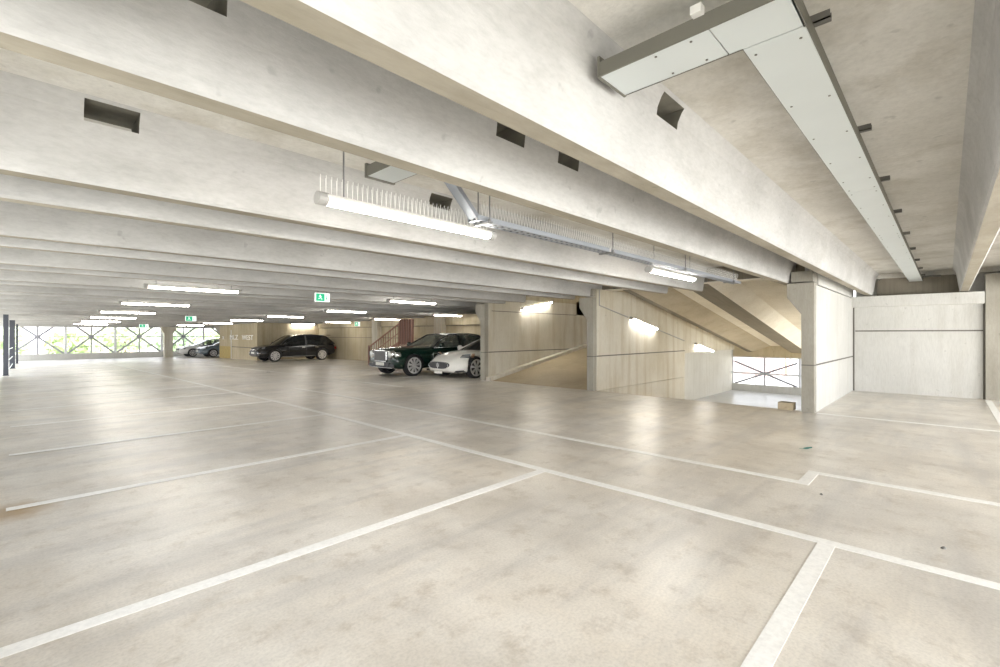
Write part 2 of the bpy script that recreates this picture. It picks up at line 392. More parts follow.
mb = MB(); mb.prism([(40.15,2.3), (41.5,2.3), (41.5,1.98), (40.15,1.35)], 10.85, 11.2, 'x'); mb.obj('corbel', M['column'], o)

def text_obj(s, name, size, mat, mtx, parent=None, extrude=.002, align='CENTER', spacing=1.0):
    cu = bpy.data.curves.new(name, 'FONT'); cu.body = s; cu.size = size; cu.extrude = extrude
    cu.align_x = align; cu.align_y = 'CENTER'; cu.space_character = spacing
    t = bpy.data.objects.new(name, cu); COL.objects.link(t)
    dg = bpy.context.evaluated_depsgraph_get(); dg.update()
    me = bpy.data.meshes.new_from_object(t.evaluated_get(dg)); bpy.data.objects.remove(t)
    me.name = name; me.transform(mtx); me.materials.clear(); me.materials.append(mat)
    ob = bpy.data.objects.new(name, me); COL.objects.link(ob)
    if parent: ob.parent = parent
    return ob
# lettering on a face that looks towards -X: text right = -Y, up = +Z
Rm = Matrix(((0,0,-1,0),(-1,0,0,0),(0,1,0,0),(0,0,0,1)))
for s, y, q in (('x', 39.2, 1.5), ('MLZ', 36.75, 2.0), ('WEST', 33.95, 1.75)):
    text_obj(s, 'wall_lettering', .46, M['text'], Matrix.Translation((10.826, y, 1.21)) @ Rm @ Matrix.Diagonal((q,1,1,1)), o, .012, 'CENTER', 1.05)

# ------------------------------------------------------------------ far facade: parapet, round-headed pillar, braced openings
struct(MB().box(XF-.3, XB, YFAR, YFAR+.25, -.6, .02).obj('wall_far_parapet', M['wall_white']), 'low pale parapet along the far facade')
struct(MB().box(XF-.3, XB, YFAR-.05, YFAR+.3, 1.97, 2.8).obj('ceiling_beam', M['rib']))
mb = MB(); mb.box(8.25, 8.8, 44.9, 45.4, -.45, 2.0); mb.hexa([(8.24,44.89,1.5),(8.81,44.89,1.5),(8.81,45.41,1.5),(8.24,45.41,1.5)], [(8.05,44.88,1.8),(9.0,44.88,1.8),(9.0,45.42,1.8),(8.05,45.42,1.8)]); mb.box(8.05, 9.0, 44.87, 45.43, 1.8, 2.3)
struct(mb.obj('pillar', M['wall_ramp']), 'concrete column with a flared head by the far parapet')
def braced(idx, a, b, axis, pos, zb, zc, zt, lowrail, last=False):
    """one bay: two posts, a middle post, a rail and an X of diagonals"""
    P = (lambda u, z: (u, pos, z)) if axis == 'x' else (lambda u, z: (pos, u, z))
    root = empty('window_%d' % idx, P((a+b)/2, zb)); struct(root)
    inv = Matrix.Translation(root.location).inverted()
    def part(name, segs, mat):
        mb = MB()
        for p, q, w in segs: mb.bar(p, q, w, w)
        ob = mb.obj(name, mat); ob.parent = root; ob.matrix_parent_inverse = inv; return ob
    m = (a+b)/2
    for u in ((a, b) if last else (a,)): part('post', [(P(u, zb), P(u, zt), .14)], M['post'])
    part('middle_post', [(P(m, zb), P(m, zt), .09)], M['brace'])
    part('rail', [(P(a, zc), P(b, zc), .07)], M['brace'])
    half = (b-a)/2*.93; s = (zc-zb)/half; up = min(half, (zt-zc)/s)
    for sg in (-1, 1):
        part('diagonal_brace', [(P(m-sg*half, zb), P(m+sg*up, zc+s*up), .12)], M['brace'])
    part('hub', [(P(m-.1, zc), P(m+.1, zc), .2)], M['brace'])
    part('low_rail', [(P(a, lowrail), P(b, lowrail), .03), (P(m+.55, zb), P(m+.55, lowrail), .04)], M['brace'])
    return root
xs = [-.35, 2.6, 5.45, 8.45, 11.45, 14.4]
for i, (a, b) in enumerate(zip(xs, xs[1:])): braced(i+1, a, b, 'x', YFAR+.15, .02, 1.25, 2.3, .50, i == 4)
ys = [3.2, 9.0, 11.0]
braced(7, 2.4, 6.9, 'y', 35.35, -2.02, -1.24, -.1, -1.25); braced(8, 6.9, 11.0, 'y', 35.35, -2.02, -1.24, -.1, -1.25, True)
ob = MB()
for z in (-1.28, -1.20): ob.bar((35.0, -2, z), (35.0, 11, z), .05, .04)
o = tag(ob.obj('guard_rail', M['galv']), 'pale twin rail across the braced opening of the lower hall', 'guard rail')

# dark steel columns and rails on the near open side
for i, (x, y, w) in enumerate(((-.25, 26.9, .15), (-.095, 33.7, .20), (.09, 41.2, .10))):
    mb = MB(); d = dz(y)
    mb.box(x-w/2, x+w/2, y-.05, y-.03, d, STEM+d); mb.box(x-w/2, x+w/2, y+.03, y+.05, d, STEM+d); mb.box(x-.02, x+.02, y-.04, y+.04, d, STEM+d)
    mb.box(x-w/2-.02, x+w/2+.02, y-.07, y+.07, d, d+.02)
    struct(mb.obj('pillar', M['grey_steel']), 'dark steel column, %s along the open left side' % ('first', 'second', 'third')[i])
mb = MB()
for z in (.25, .62, 1.05): mb.bar((-.17, 27.1, z-.2), (.02, 41.0, z-.36), .02, .025)
tag(mb.obj('guard_rail', M['sign_white']), 'thin white rails between the dark steel columns', 'guard rail')

# ------------------------------------------------------------------ strip lights
LL = 1.70
lamp = empty('strip_light', (0,0,0))
mb = MB(); n = 10
prof = [(.048*math.cos(PI + PI*i/n), .046*math.sin(PI + PI*i/n)*.9-.002) for i in range(n+1)]
mb.prism(prof, -LL/2+.06, LL/2-.06); mb.obj('diffuser', M['tube'], lamp, recalc=True)
mb = MB(); mb.prism([(-.052,0),(.052,0),(.046,.022),(.026,.034),(-.026,.034),(-.046,.022)], -LL/2+.05, LL/2-.05); mb.obj('housing', M['housing'], lamp)
for s in (-1, 1):
    mb = MB(); pr = [(.052*math.cos(2*PI*i/12), .048*math.sin(2*PI*i/12)*.95-.002) for i in range(12)]
    x = s*(LL/2-.03); mb.prism(pr, x-.035, x+.035); mb.obj('end_cap', M['cap'], lamp)
for x in (-.45, .0, .45):
    mb = MB(); mb.prism([(-.056,-.015),(.056,-.015),(.056,.022),(-.056,.022)], x-.012, x+.012); mb.obj('clip', M['housing'], lamp)
note_kids(lamp)
LR = []
ordn = ['first', 'second', 'third', 'fourth', 'fifth', 'sixth', 'seventh']
def place_lamp(x, y, z, label, group, pitch=0, rods=True, yaw=0):
    global lamp_used
    o = copy_tree(lamp) if LR else lamp
    LR.append(o); o.location = (x, y, z); o.rotation_euler = (0, pitch, yaw)
    tag(o, label, 'strip light', group)
    if rods:
        for u in (-.66, .66):
            r = MB().tube((u, 0, .04), (u, 0, SLAB+dz(y)-z), .006, 6); r.obj('hanger_rod', M['rod'], o)
    return o
G = 'strip lights in lines under the ceiling'
lines = {'left-hand': [(11.1,1.71),(16.4,1.97),(21.7,2.04),(27.0,2.22),(32.3,2.31),(37.6,2.35)],
         'middle': [(11.1,7.1),(16.4,7.85),(21.7,7.68),(27.0,7.73),(32.3,7.78),(37.6,7.53)],
         'right-hand': [(16.4,12.8),(21.7,13.0),(27.0,12.9),(32.0,12.9)]}
place_lamp(2.28, 3.10, 2.385, 'largest and nearest lit strip light, hanging left of the cable tray', G)
place_lamp(7.15, 3.10, 2.385, 'lit strip light hanging under the far end of the cable tray', G)
for nm, L in lines.items():
    for i, (y, x) in enumerate(L):
        place_lamp(x+LL/2, y, 2.39+dz(y), 'lit strip light, %s from the camera in the %s far row of lights' % (ordn[i], nm), G)
GW = 'strip lights on the ramp walls'
pt = math.atan(K)
place_lamp(12.95, 6.472, 1.76, 'tilted strip light on the down ramp wall, upper of the two', GW, pt, False)
place_lamp(17.7, 6.468, .95, 'tilted strip light on the down ramp wall, lower of the two', GW, pt, False)
place_lamp(12.7, 10.36, 2.48, 'tilted strip light on the left wall of the up ramp', GW, -pt, False)
for o, gap in ((LR[-3], .055), (LR[-2], .055), (LR[-1], .085)):
    for u in (-.5, .5): MB().box(u-.02, u+.02, -.02, gap, .0, .03).obj('wall_bracket', M['cap'], o)
cz = lambda x: 2.20 - K*(x-10.5)
for i, (xa, xb, lb) in enumerate(((10.5, 12.0, 'thin conduit running down the ramp wall to the upper tilted light'), (13.95, 15.9, 'thin conduit on the ramp wall between the two tilted lights'))):
    c = MB().tube((xa, 6.505, cz(xa)), (xb, 6.505, cz(xb)), .015, 6)
    if i == 0: c.tube((xa, 6.505, cz(xa)), (xa, 6.505, 2.60), .015, 6)
    tag(c.obj('conduit', M['cap']), lb, 'conduit')

# ------------------------------------------------------------------ cable duct, boxed in flat steel covers
duct = empty('cable_duct', (2.0, .5, 2.72)); tag(duct, 'flat grey steel cable duct turning through the big rib under the slab', 'cable duct')
dinv = Matrix.Translation(duct.location).inverted()
def dpart(mb, name, mat, bevel=0):
    o = mb.obj(name, mat, bevel=bevel); o.parent = duct; o.matrix_parent_inverse = dinv; return o
zb, zt = 2.72, 2.79
cuts_x = [2.25, 5.20, 7.97, 10.9, XB+.1]
for a, b in zip(cuts_x, cuts_x[1:]): dpart(MB().box(a+.004, b-.004, .42, .655, zb, zb+.008), 'cover_panel', M['galv'])
dpart(MB().box(2.25, XB+.1, .416, .426, zb+.004, zt), 'side_wall', M['galv_shaded']); dpart(MB().box(2.25, XB+.1, .649, .659, zb+.004, zt), 'side_wall', M['galv_shaded'])
for a, b in ((.42, .711), (.717, 1.235)): dpart(MB().box(2.0, 2.246, a, b, zb, zb+.008), 'cover_panel', M['galv'])
dpart(MB().box(1.99, 2.256, 1.232, 1.245, zb-.004, zt+.03), 'end_flange', M['galv_shaded'])
dpart(MB().box(1.992, 2.002, .416, 1.235, zb, zt), 'side_wall', M['galv_shaded']); dpart(MB().box(2.242, 2.252, .655, 1.235, zb, zt), 'side_wall', M['galv_shaded'])
dpart(MB().box(1.99, 2.26, .416, .426, zb, zt), 'side_wall', M['galv_shaded'])
sc_ = MB()
for x in [2.33, 3.0, 3.6, 4.2, 4.8, 5.12, 5.28, 5.9, 6.5, 7.1, 7.7, 7.9, 8.05, 8.8, 9.6, 10.4]:
    for y in (.45, .625): sc_.lathe([(0,-.003),(.006,-.003),(.006,.002)], 'z', 8, (x, y, zb))
for y in (.80, .96, 1.6):
    for x in (2.03, 2.215): sc_.lathe([(0,-.003),(.006,-.003),(.006,.002)], 'z', 8, (x, y, zb))
dpart(sc_, 'screw_head', M['screw'])
for x in (2.40, 3.88, 5.26, 6.75, 8.3, 9.85, 11.4, 12.9, 14.4):
    mb = MB(); mb.box(x-.02, x+.02, .355, .64, zt, zt+.006); mb.box(x-.02, x-.014, .355, .64, zt, zt+.035); mb.box(x+.014, x+.02, .355, .64, zt, zt+.035)
    mb.tube((x, .54, zt), (x, .54, SLAB-.004), .008, 6)
    dpart(mb, 'support_bracket', M['screw'])
mb = MB(); mb.box(1.955, 1.995, .73, .775, zt-.005, zt+.03); dpart(mb, 'support_bracket', M['housing'])
stub = empty('duct_stub', (2.12, 3.0, 2.75)); tag(stub, 'short grey steel duct stub between ribs above the nearest strip light', 'cable duct')
for nm_, bx_, mt_ in (('cover_panel', (2.0,2.246,2.36,3.42,2.745,2.753), M['galv']), ('side_wall', (1.992,2.0,2.36,3.43,2.745,2.83), M['galv_shaded']), ('side_wall', (2.246,2.254,2.36,3.43,2.745,2.83), M['galv_shaded']), ('end_flange', (1.985,2.262,3.42,3.445,2.735,2.85), M['galv_shaded'])):
    o = MB().box(*bx_).obj(nm_, mt_); o.parent = stub; o.matrix_parent_inverse = Matrix.Translation(stub.location).inverted()
mb = MB().box(XB-.06, XB+.1, .1, .42, 2.80, 2.83); dpart(mb, 'end_flange', M['screw'])

# ------------------------------------------------------------------ slotted cable tray beside the strip lights
tray = empty('cable_tray', (2.7, 2.94, 2.42)); tag(tray, 'slotted grey cable tray on rods beside the two nearest strip lights', 'cable tray')
tinv = Matrix.Translation(tray.location).inverted()
def tpart(mb, name, mat):
    o = mb.obj(name, mat); o.parent = tray; o.matrix_parent_inverse = tinv; return o
mb = MB(); x0, x1 = 2.72, 9.7
for y in (2.87, 3.0): mb.box(x0, x1, y-.003, y+.003, 2.42, 2.465)
n = int((x1-x0)/.09)
for i in range(n): mb.box(x0+i*.09, x0+i*.09+.05, 2.87, 3.0, 2.42, 2.424)
tpart(mb, 'tray_channel', M['tray'])
mb = MB(); mb.bar((2.74, 2.935, 2.44), (2.44, 2.935, 2.72), .10, .02); mb.bar((2.74, 2.89, 2.45), (2.44, 2.89, 2.73), .008, .04); mb.bar((2.74, 2.98, 2.45), (2.44, 2.98, 2.73), .008, .04)
tpart(mb, 'rising_branch', M['tray'])
for i in range(4): 
    mb = MB()
    mb.tube((x0, 2.89+.03*i, 2.432), (x1-.05, 2.89+.03*i, 2.432), .011, 6); tpart(mb, 'cable', M['black_metal'] if i % 2 else M['cap'])
for x in (2.83, 4.88, 6.99, 9.2):
    mb = MB(); mb.tube((x, 2.84, 2.40), (x, 2.84, SLAB), .006, 6); mb.box(x-.02, x+.02, 2.82, 3.02, 2.405, 2.42); mb.lathe([(0,.0),(.016,.0),(.016,.014),(0,.014)], 'z', 6, (x, 2.84, 2.425)); tpart(mb, 'hanger', M['rod'])
j_ = MB()
for x in (4.86, 4.92): j_.box(x-.012, x+.012, 2.862, 2.868, 2.418, 2.468)
tpart(j_, 'splice_plate', M['housing'])

def spikes(mb, x0, x1, y, z, step, h, base=True):
    n = int((x1-x0)/step)
    for i in range(n):
        x = x0+i*step
        for dx, dy in ((.012, .030), (-.012, -.030)): mb.tube((x, y, z), (x+dx, y+dy, z+h), .0022, 3)
    mb.box(x0, x1, y-.012, y+.012, z-.002, z+.004); return mb
tpart(spikes(MB(), 2.8, 9.6, 2.90, 2.468, .04, .13), 'bird_spike_strip', M['spike'])
for o, nm in ((LR[0], 1), (LR[1], 1)):
    spikes(MB(), -LL/2+.02, LL/2-.02, 0, .034, .04, .12).obj('bird_spike_strip', M['spike'], o)

# ------------------------------------------------------------------ exit signs
def exit_sign(x, y, z, w, h, label, rot=0):
    r = empty('exit_sign', (x, y, z), (0,0,rot))
    tag(r, label, 'exit sign', 'lit green exit signs')
    MB().box(-w/2, w/2, -.02, .02, -h/2, h/2).obj('sign_box', M['sign_white'], r)
    f = MB().box(-w*.45, w*.13, -.026, -.018, -h*.42, h*.42).obj('green_panel', M['green'], r)
    mb = MB(); q = h*.30; cx = -w*.17                                     # running figure
    mb.lathe([(0,-.034),(q*.22,-.034),(q*.22,-.026),(0,-.026)], 'y', 10, (cx-q*.1, 0, q*.78))
    for p, e, wd in (((-.05,.55),(.10,-.10),.34), ((.10,-.10),(.55,-.35),.2), ((.55,-.35),(.62,-.9),.18), ((.05,-.10),(-.35,-.5),.2), ((-.35,-.5),(-.85,-.55),.18), ((-.05,.45),(.55,.35),.16), ((-.05,.45),(-.55,.20),.16)):
        mb.bar((cx+p[0]*q, -.03, p[1]*q), (cx+e[0]*q, -.03, e[1]*q), .006, wd*q)
    mb.obj('running_figure', M['sign_white'], f)
    mb = MB(); ax = w*.27; a = h*.26                                     # arrow
    mb.bar((ax, -.024, a), (ax, -.024, -a*.6), .008, w*.03)
    mb.prism([(ax-w*.06, -a*.25), (ax+w*.06, -a*.25), (ax, -a)], -.028, -.018, 'y')
    mb.obj('arrow', M['green'], r)
    for u in (-w*.3, w*.3): MB().tube((u, 0, h/2), (u, 0, h/2+.35), .008, 6).obj('hanger_rod', M['rod'], r)
    return r
exit_sign(5.17, 10.95, 2.34, .36, .21, 'largest green and white exit sign, hanging nearest in the middle')
exit_sign(5.2, 23.3, 2.11, .40, .22, 'middle exit sign of the three hanging in line with the far pillar')
exit_sign(5.3, 34.4, 1.93, .44, .22, 'farthest exit sign, hanging before the braced far openings')
exit_sign(13.6, 24.4, 2.03, .30, .26, 'small exit sign above the stair, facing the black car', -.4)

# ------------------------------------------------------------------ staircase with red-brown railings
st = empty('staircase', (12.9, 21.4, dz(21.4))); tag(st, 'short concrete stair with red-brown steel railings behind the green car', 'staircase')
sinv = Matrix.Translation(st.location).inverted()
def spart(mb, name, mat, parent=None):
    o = mb.obj(name, mat)
    o.parent = parent or st
    o.matrix_parent_inverse = sinv if parent is None else Matrix.Identity(4)
    return o
y0, ns, going, rise = 21.3, 7, .36, .155; zf = dz(21.3)
for i in range(ns):
    spart(MB().box(12.65, 14.0, y0-(i+1)*going, y0-i*going+.03, zf+i*rise-(.02 if i else 0), zf+(i+1)*rise), 'step', M['tread'])
yl = y0-ns*going; zl = zf+ns*rise
spart(MB().box(12.65, 14.9, yl-1.6, yl, zl-.12, zl), 'landing', M['tread'])
spart(MB().box(12.7, 14.9, yl-1.55, yl-.05, zf, zl-.12), 'landing_base', M['wall_tan'])
for x in (12.62, 14.03):
    spart(MB().bar((x, y0+.1, zf+.06), (x, yl, zl+.02), .05, .22), 'stringer', M['rust'])
    if x > 13: continue
    spart(MB().bar((x, y0+.15, zf+.92), (x, yl-.05, zl+1.0), .05, .06), 'handrail', M['rust'])
    spart(MB().bar((x, y0+.12, zf+.5), (x, yl, zl+.55), .03, .03), 'mid_rail', M['rust'])
    for i in range(13):
        t = i/12; y = y0+.1-(ns*going+.05)*t
        spart(MB().box(x-.014, x+.014, y-.014, y+.014, zf+(zl-zf)*t+.05, zf+.92+(zl-zf+.08)*t), 'baluster', M['rust'])
    spart(MB().box(x-.04, x+.04, y0+.10, y0+.20, zf, zf+1.0), 'newel_post', M['rust_panel'])
spart(MB().box(12.60, 12.66, yl-1.15, yl-.05, zl+.02, zl+1.18), 'guard_panel', M['rust_panel'])
for i in range(6):
    y = yl-.1-i*.2
    spart(MB().box(12.57, 12.60, y-.02, y+.02, zl, zl+1.2), 'guard_bar', M['rust'])

# ------------------------------------------------------------------ cars
def car_mats(n, body, rough=.22):
    return paint(n+'_paint', body, rough, .0, .35, .03)
M['tyre'] = paint('tyre_rubber', (.022,.022,.024), .75)
M['rim'] = paint('alloy_rim', (.74,.73,.72), .3, .35)
M['rim_back'] = paint('rim_backing', (.06,.06,.065), .5)  # dark backing behind the spokes and in the grilles
M['chrome'] = paint('chrome_trim', (.82,.82,.83), .12, 1.)
M['glass_dark'] = glass_mat('tinted_glass', (.015,.018,.02), .95)
M['glass_pale'] = glass_mat('clear_glass', (.20,.25,.22), .55)
M['light'] = paint('headlamp_lens', (.42,.44,.45), .1, .6, 1.)
M['light_bright'] = paint('round_lamp_lens', (.80,.82,.80), .15, .1, .6)
M['dark_trim'] = paint('dark_trim', (.03,.03,.032), .4)
M['cabin'] = paint('cabin_lining', (.18,.14,.10), .7)
M['plate'] = paint('plate', (.80,.80,.76), .5)
M['amber'] = paint('amber_lens', (.55,.36,.25), .25)
M['tail'] = paint('tail_lens', (.35,.02,.02), .2)

def lerp_tab(tab, x):
    for (xa, *va), (xb, *vb) in zip(tab, tab[1:]):
        if xa <= x <= xb:
            t = (x-xa)/(xb-xa); t = t*t*(3-2*t)*.5 + t*.5
            return [p+(q-p)*t for p, q in zip(va, vb)]
    return list(tab[-1][1:]) if x > tab[-1][0] else list(tab[0][1:])

def make_wheel(root, x, y, r, w, side, spokes, rim_r):
    """side = -1: outer face looks to -y"""
    wh = MB(); s = side
    wh.lathe([(rim_r, -w/2*.8), (rim_r+.02, -w/2), (r-.03, -w/2), (r, -w/2+.03), (r, w/2-.03), (r-.03, w/2), (rim_r+.02, w/2), (rim_r, w/2*.8)], 'y', 36, (x, y, r))
    t = wh.obj('wheel', M['tyre'], root, smooth=True)
    rm = MB(); yo = y + s*w*.46
    rm.lathe([(rim_r-.035, yo-y-s*.02), (rim_r-.03, yo-y+s*.005), (rim_r+.008, yo-y+s*.008), (rim_r+.012, yo-y-s*.04)], 'y', 36, (x, y, r))
    rm.lathe([(0, yo-y+s*.002), (.05, yo-y+s*.002), (.065, yo-y-s*.03)], 'y', 18, (x, y, r))
    for k in range(spokes):
        a = 2*PI*k/spokes + .2
        for da in (-.10, .10):
            p = Vector((x+.045*math.cos(a), yo-s*.012, r+.045*math.sin(a))); q = Vector((x+(rim_r-.02)*math.cos(a+da), yo-s*.01, r+(rim_r-.02)*math.sin(a+da)))
            d = (q-p).normalized(); sd = Vector((-d.z, 0, d.x))*.016; yv = Vector((0, .02, 0))
            rm.hexa([p-sd-yv, p+sd-yv, p+sd+yv, p-sd+yv], [q-sd*1.2-yv, q+sd*1.2-yv, q+sd*1.2+yv, q-sd*1.2+yv])
    rm.obj('rim', M['rim'], t)
    MB().lathe([(0, s*w*.20), (rim_r, s*w*.20), (rim_r+.01, s*w*.42)], 'y', 30, (x, y, r)).obj('backing_disc', M['rim_back'], t)
    return t

def make_car(name, loc, label, cat, P, paintm, extras):
    """local frame: nose at +x, wheels on z=0; turned round to face -X"""
    root = empty(name, loc, (0, 0, PI)); tag(root, label, cat, 'parked cars')
    hw = P['w']/2
    tab = P['stations']                                      # x, z bottom, z top, half width factor, shoulder factor, crown
    xs_ = []
    x = tab[0][0]
    while x < tab[-1][0]-1e-6: xs_.append(x); x += .12 if (x-tab[0][0] < .5 or tab[-1][0]-x < .62) else .2
    xs_.append(tab[-1][0])
    rings = []
    for x in xs_:
        zb, zt, wf, sf, cr = lerp_tab(tab, x); w = hw*wf; h = zt-zb
        half = [(0, zb), (w*.80, zb), (w*.93, zb+.03), (w*.985, zb+h*.22), (w, zb+h*.42), (w*.99, zb+h*.62), (w*(.97*.5+sf*.5), zb+h*.82), (w*sf, zb+h*.95), (w*sf*.90, zt+cr*.3), (w*sf*.5, zt+cr*.85), (0, zt+cr)]
        rings.append([(x, u, z) for u, z in half] + [(x, -u, z) for u, z in half[-2:0:-1]])
    mb = MB(); n = len(rings[0])
    for r in rings: mb.v += r
    for i in range(len(rings)-1):
        for j in range(n): mb.f.append((i*n+j, i*n+(j+1)%n, (i+1)*n+(j+1)%n, (i+1)*n+j)); mb.m.append(0)
    for i in (0, len(rings)-1): mb.f.append(tuple(range(i*n, i*n+n))); mb.m.append(0)
    body = mb.obj('body', [paintm, M['dark_trim']], root, smooth=True)
    R = P['r']; cutters = []
    for wx in (P['xf'], P['xr']):
        for s in (-1, 1):
            c_ = MB().tube((wx, s*(hw-.30), R), (wx, s*(hw+.2), R), R*1.10, 40).obj('cutter', M['dark_trim']); c_.parent = root; cutters.append(c_)
    sub = body.modifiers.new('sub', 'SUBSURF'); sub.levels = sub.render_levels = 1
    for c_ in cutters:
        m_ = body.modifiers.new('cut', 'BOOLEAN'); m_.operation = 'DIFFERENCE'; m_.object = c_; m_.solver = 'EXACT'
        m_.material_mode = 'TRANSFER'
    evaluated(body)
    for c_ in cutters: bpy.data.objects.remove(c_)
    for wx in (P['xf'], P['xr']):
        for s in (-1, 1): make_wheel(root, wx, s*(hw-P['tw']/2-.02), R, P['tw'], s, P['spokes'], P['rim'])
    # greenhouse -------------------------------------------------
    G_ = P['roof']                                             # outline (x, z): first = screen base, last = rear screen base; i0,i1 = roof ends
    i0, i1 = P['roof_ends']; wb, wr = hw*P['wb'], hw*P['wr']
    def half_w(i): return wb if i in (0, len(G_)-1) else wr
    def arc(x, z, w, bow, lift, k=9):
        return [(x + bow*(1-(2*t/(k-1)-1)**2), w*(2*t/(k-1)-1), z + lift*(1-(2*t/(k-1)-1)**2)) for t in range(k)]
    rows = [arc(x, z, half_w(i) if i not in (0, len(G_)-1) else wb*.93, (.16 if i == 0 else .05 if i <= i0 else -.04 if i >= i1 else 0) , .0 if i in (0, len(G_)-1) else .035) for i, (x, z) in enumerate(G_)]
    MB().grid(rows[:i0+1]).obj('windscreen', P.get('screen', M['glass_dark']), root, smooth=True)
    MB().grid(rows[i0:i1+1]).obj('roof', P.get('roof_mat', paintm), root, smooth=True)
    MB().grid(rows[i1:]).obj('rear_window', M['glass_dark'], root, smooth=True)
    zb0, zb1 = G_[0][1], G_[-1][1]
    def belt(x): t = (x-G_[-1][0])/(G_[0][0]-G_[-1][0]); return zb1+(zb0-zb1)*t - .03
    for s in (-1, 1):
        lo = []; hi = []
        for i, (x, z) in enumerate(G_):
            f = 0 if i in (0, len(G_)-1) else 1
            lo.append((x, s*wb, belt(x))); hi.append((x, s*(wb+(wr-wb)*f), z if f else belt(x)+.01))
        # re-sample so that the B post and quarter panel fall on edges
        mbg = MB(); mbq = MB()
        for i in range(len(G_)-1):
            q = [lo[i], lo[i+1], hi[i+1], hi[i]]
            (mbq if G_[i+1][0] < P['quarter'] else mbg).add(q, [(0,1,2,3)])
        mbg.obj('side_window', P.get('side_glass', M['glass_dark']), root, recalc=False)
        if mbq.v: mbq.obj('quarter_panel', P.get('quarter_mat', paintm), root, recalc=False)
        pil = MB()
        for i in range(len(G_)-1):
            pil.tube(hi[i], hi[i+1], .030, 8, .030)
        bx = P['bpost']; t = 0
        zr = [z for (xa, za), (xb_, zb_) in zip(G_, G_[1:]) if xb_ <= bx <= xa for z in [za+(zb_-za)*(bx-xa)/(xb_-xa)]][0]
        pil.obj('window_pillar', P.get('pillar', paintm), root, smooth=True)
        bp = MB(); bp.hexa([(bx-.05, s*(wb+.004), belt(bx)), (bx+.05, s*(wb+.004), belt(bx)), (bx+.05, s*(wb-.02), belt(bx)), (bx-.05, s*(wb-.02), belt(bx))], [(bx-.045, s*(wr+.006), zr), (bx+.035, s*(wr+.006), zr), (bx+.035, s*(wr-.02), zr), (bx-.045, s*(wr-.02), zr)])
        bp.obj('door_pillar', P.get('bpost_mat', M['dark_trim']), root)
        if P.get('trim'):
            tr = MB(); q = [p for p in hi if p[0] >= P['quarter']]
            for a, b in zip(hi, hi[1:]):
                if b[0] >= P['quarter']-.3: tr.tube((a[0], a[1]+s*.02, a[2]-.02), (b[0], b[1]+s*.02, b[2]-.02), .014, 6)
            tr.tube((G_[0][0], s*(wb+.012), belt(G_[0][0])), (P['quarter'], s*(wb+.012), belt(P['quarter'])), .012, 6)
            tr.obj('window_trim', P['trim'], root, smooth=True)
        # mirror
        mx = G_[0][0]-.30
        mm = MB(); zc = belt(mx)+.10
        mm.lathe([(0,-.11),(.05,-.105),(.085,-.06),(.09,.0),(.075,.06),(.0,.075)], 'y', 14, (mx+.05, s*(wb+.17), zc)); mm.bar((mx, s*(wb-.02), zc-.09), (mx+.03, s*(wb+.12), zc-.03), .06, .04)
        mm.obj('door_mirror', P.get('mirror', paintm), root, smooth=True)
        # door seams and handles
        for dx in P['seams']:
            sm = MB(); zz = belt(dx); yy = s*(hw*1.0+.001)
            sm.box(dx-.004, dx+.004, min(yy, yy-s*.03), max(yy, yy-s*.03), .36, zz-.16)
            sm.obj('door_seam', M['dark_trim'], root)
        for dx in P['handles']:
            MB().box(dx-.10, dx+.10, min(s*(hw-.03), s*(hw+.02)), max(s*(hw-.03), s*(hw+.02)), belt(dx)-.17, belt(dx)-.14).obj('door_handle', P.get('handle', M['chrome']), root, bevel=.006)
        sk = MB().box(P['xr']+R*1.15, P['xf']-R*1.15, min(s*hw*.93, s*(hw*.995)), max(s*hw*.93, s*(hw*.995)), P['sill'], P['sill']+.03)
        sk.obj('sill_trim', P.get('sill_mat', M['dark_trim']), root, bevel=.008)
    # interior
    ci = MB(); xm = (G_[0][0]+G_[-1][0])/2
    for dx in P['seats']:
        for y in (-.36, .36):
            ci.box(dx-.08, dx+.06, y-.22, y+.22, zb0-.25, zb0+.18); ci.box(dx-.06, dx+.04, y-.12, y+.12, zb0+.18, zb0+.34)
    ci.obj('seat', M['cabin'], root, bevel=.03)
    extras(root, hw, P)
    return root

def disc(root, name, p, r, mat, depth=.03, n=22, ring=None):
    """a round lamp facing +x"""
    o = MB().lathe([(0, depth+r*.18), (r*.6, depth+r*.12), (r, depth), (r, -.08)], 'x', n, p).obj(name, mat, root, smooth=True)
    if ring: MB().lathe([(r*.98, depth+.012), (r*1.12, depth+.006), (r*1.14, -.08)], 'x', n, p).obj('lamp_ring', ring, o, smooth=True)
    return o
def body_rest(root, hw, P, zp, plate=True, nose=0):
    L0 = P['stations'][0][0]
    pw = P.get('pw', .26)
    if plate: MB().box(nose, nose+.02, -pw, pw, zp, zp+.11*pw/.26).obj('number_plate', M['plate'], root)
    for s in (-1, 1): MB().box(L0-.02, L0+.10, min(s*.55, s*hw*.86), max(s*.55, s*hw*.86), .72, .86).obj('tail_lamp', M['tail'], root)

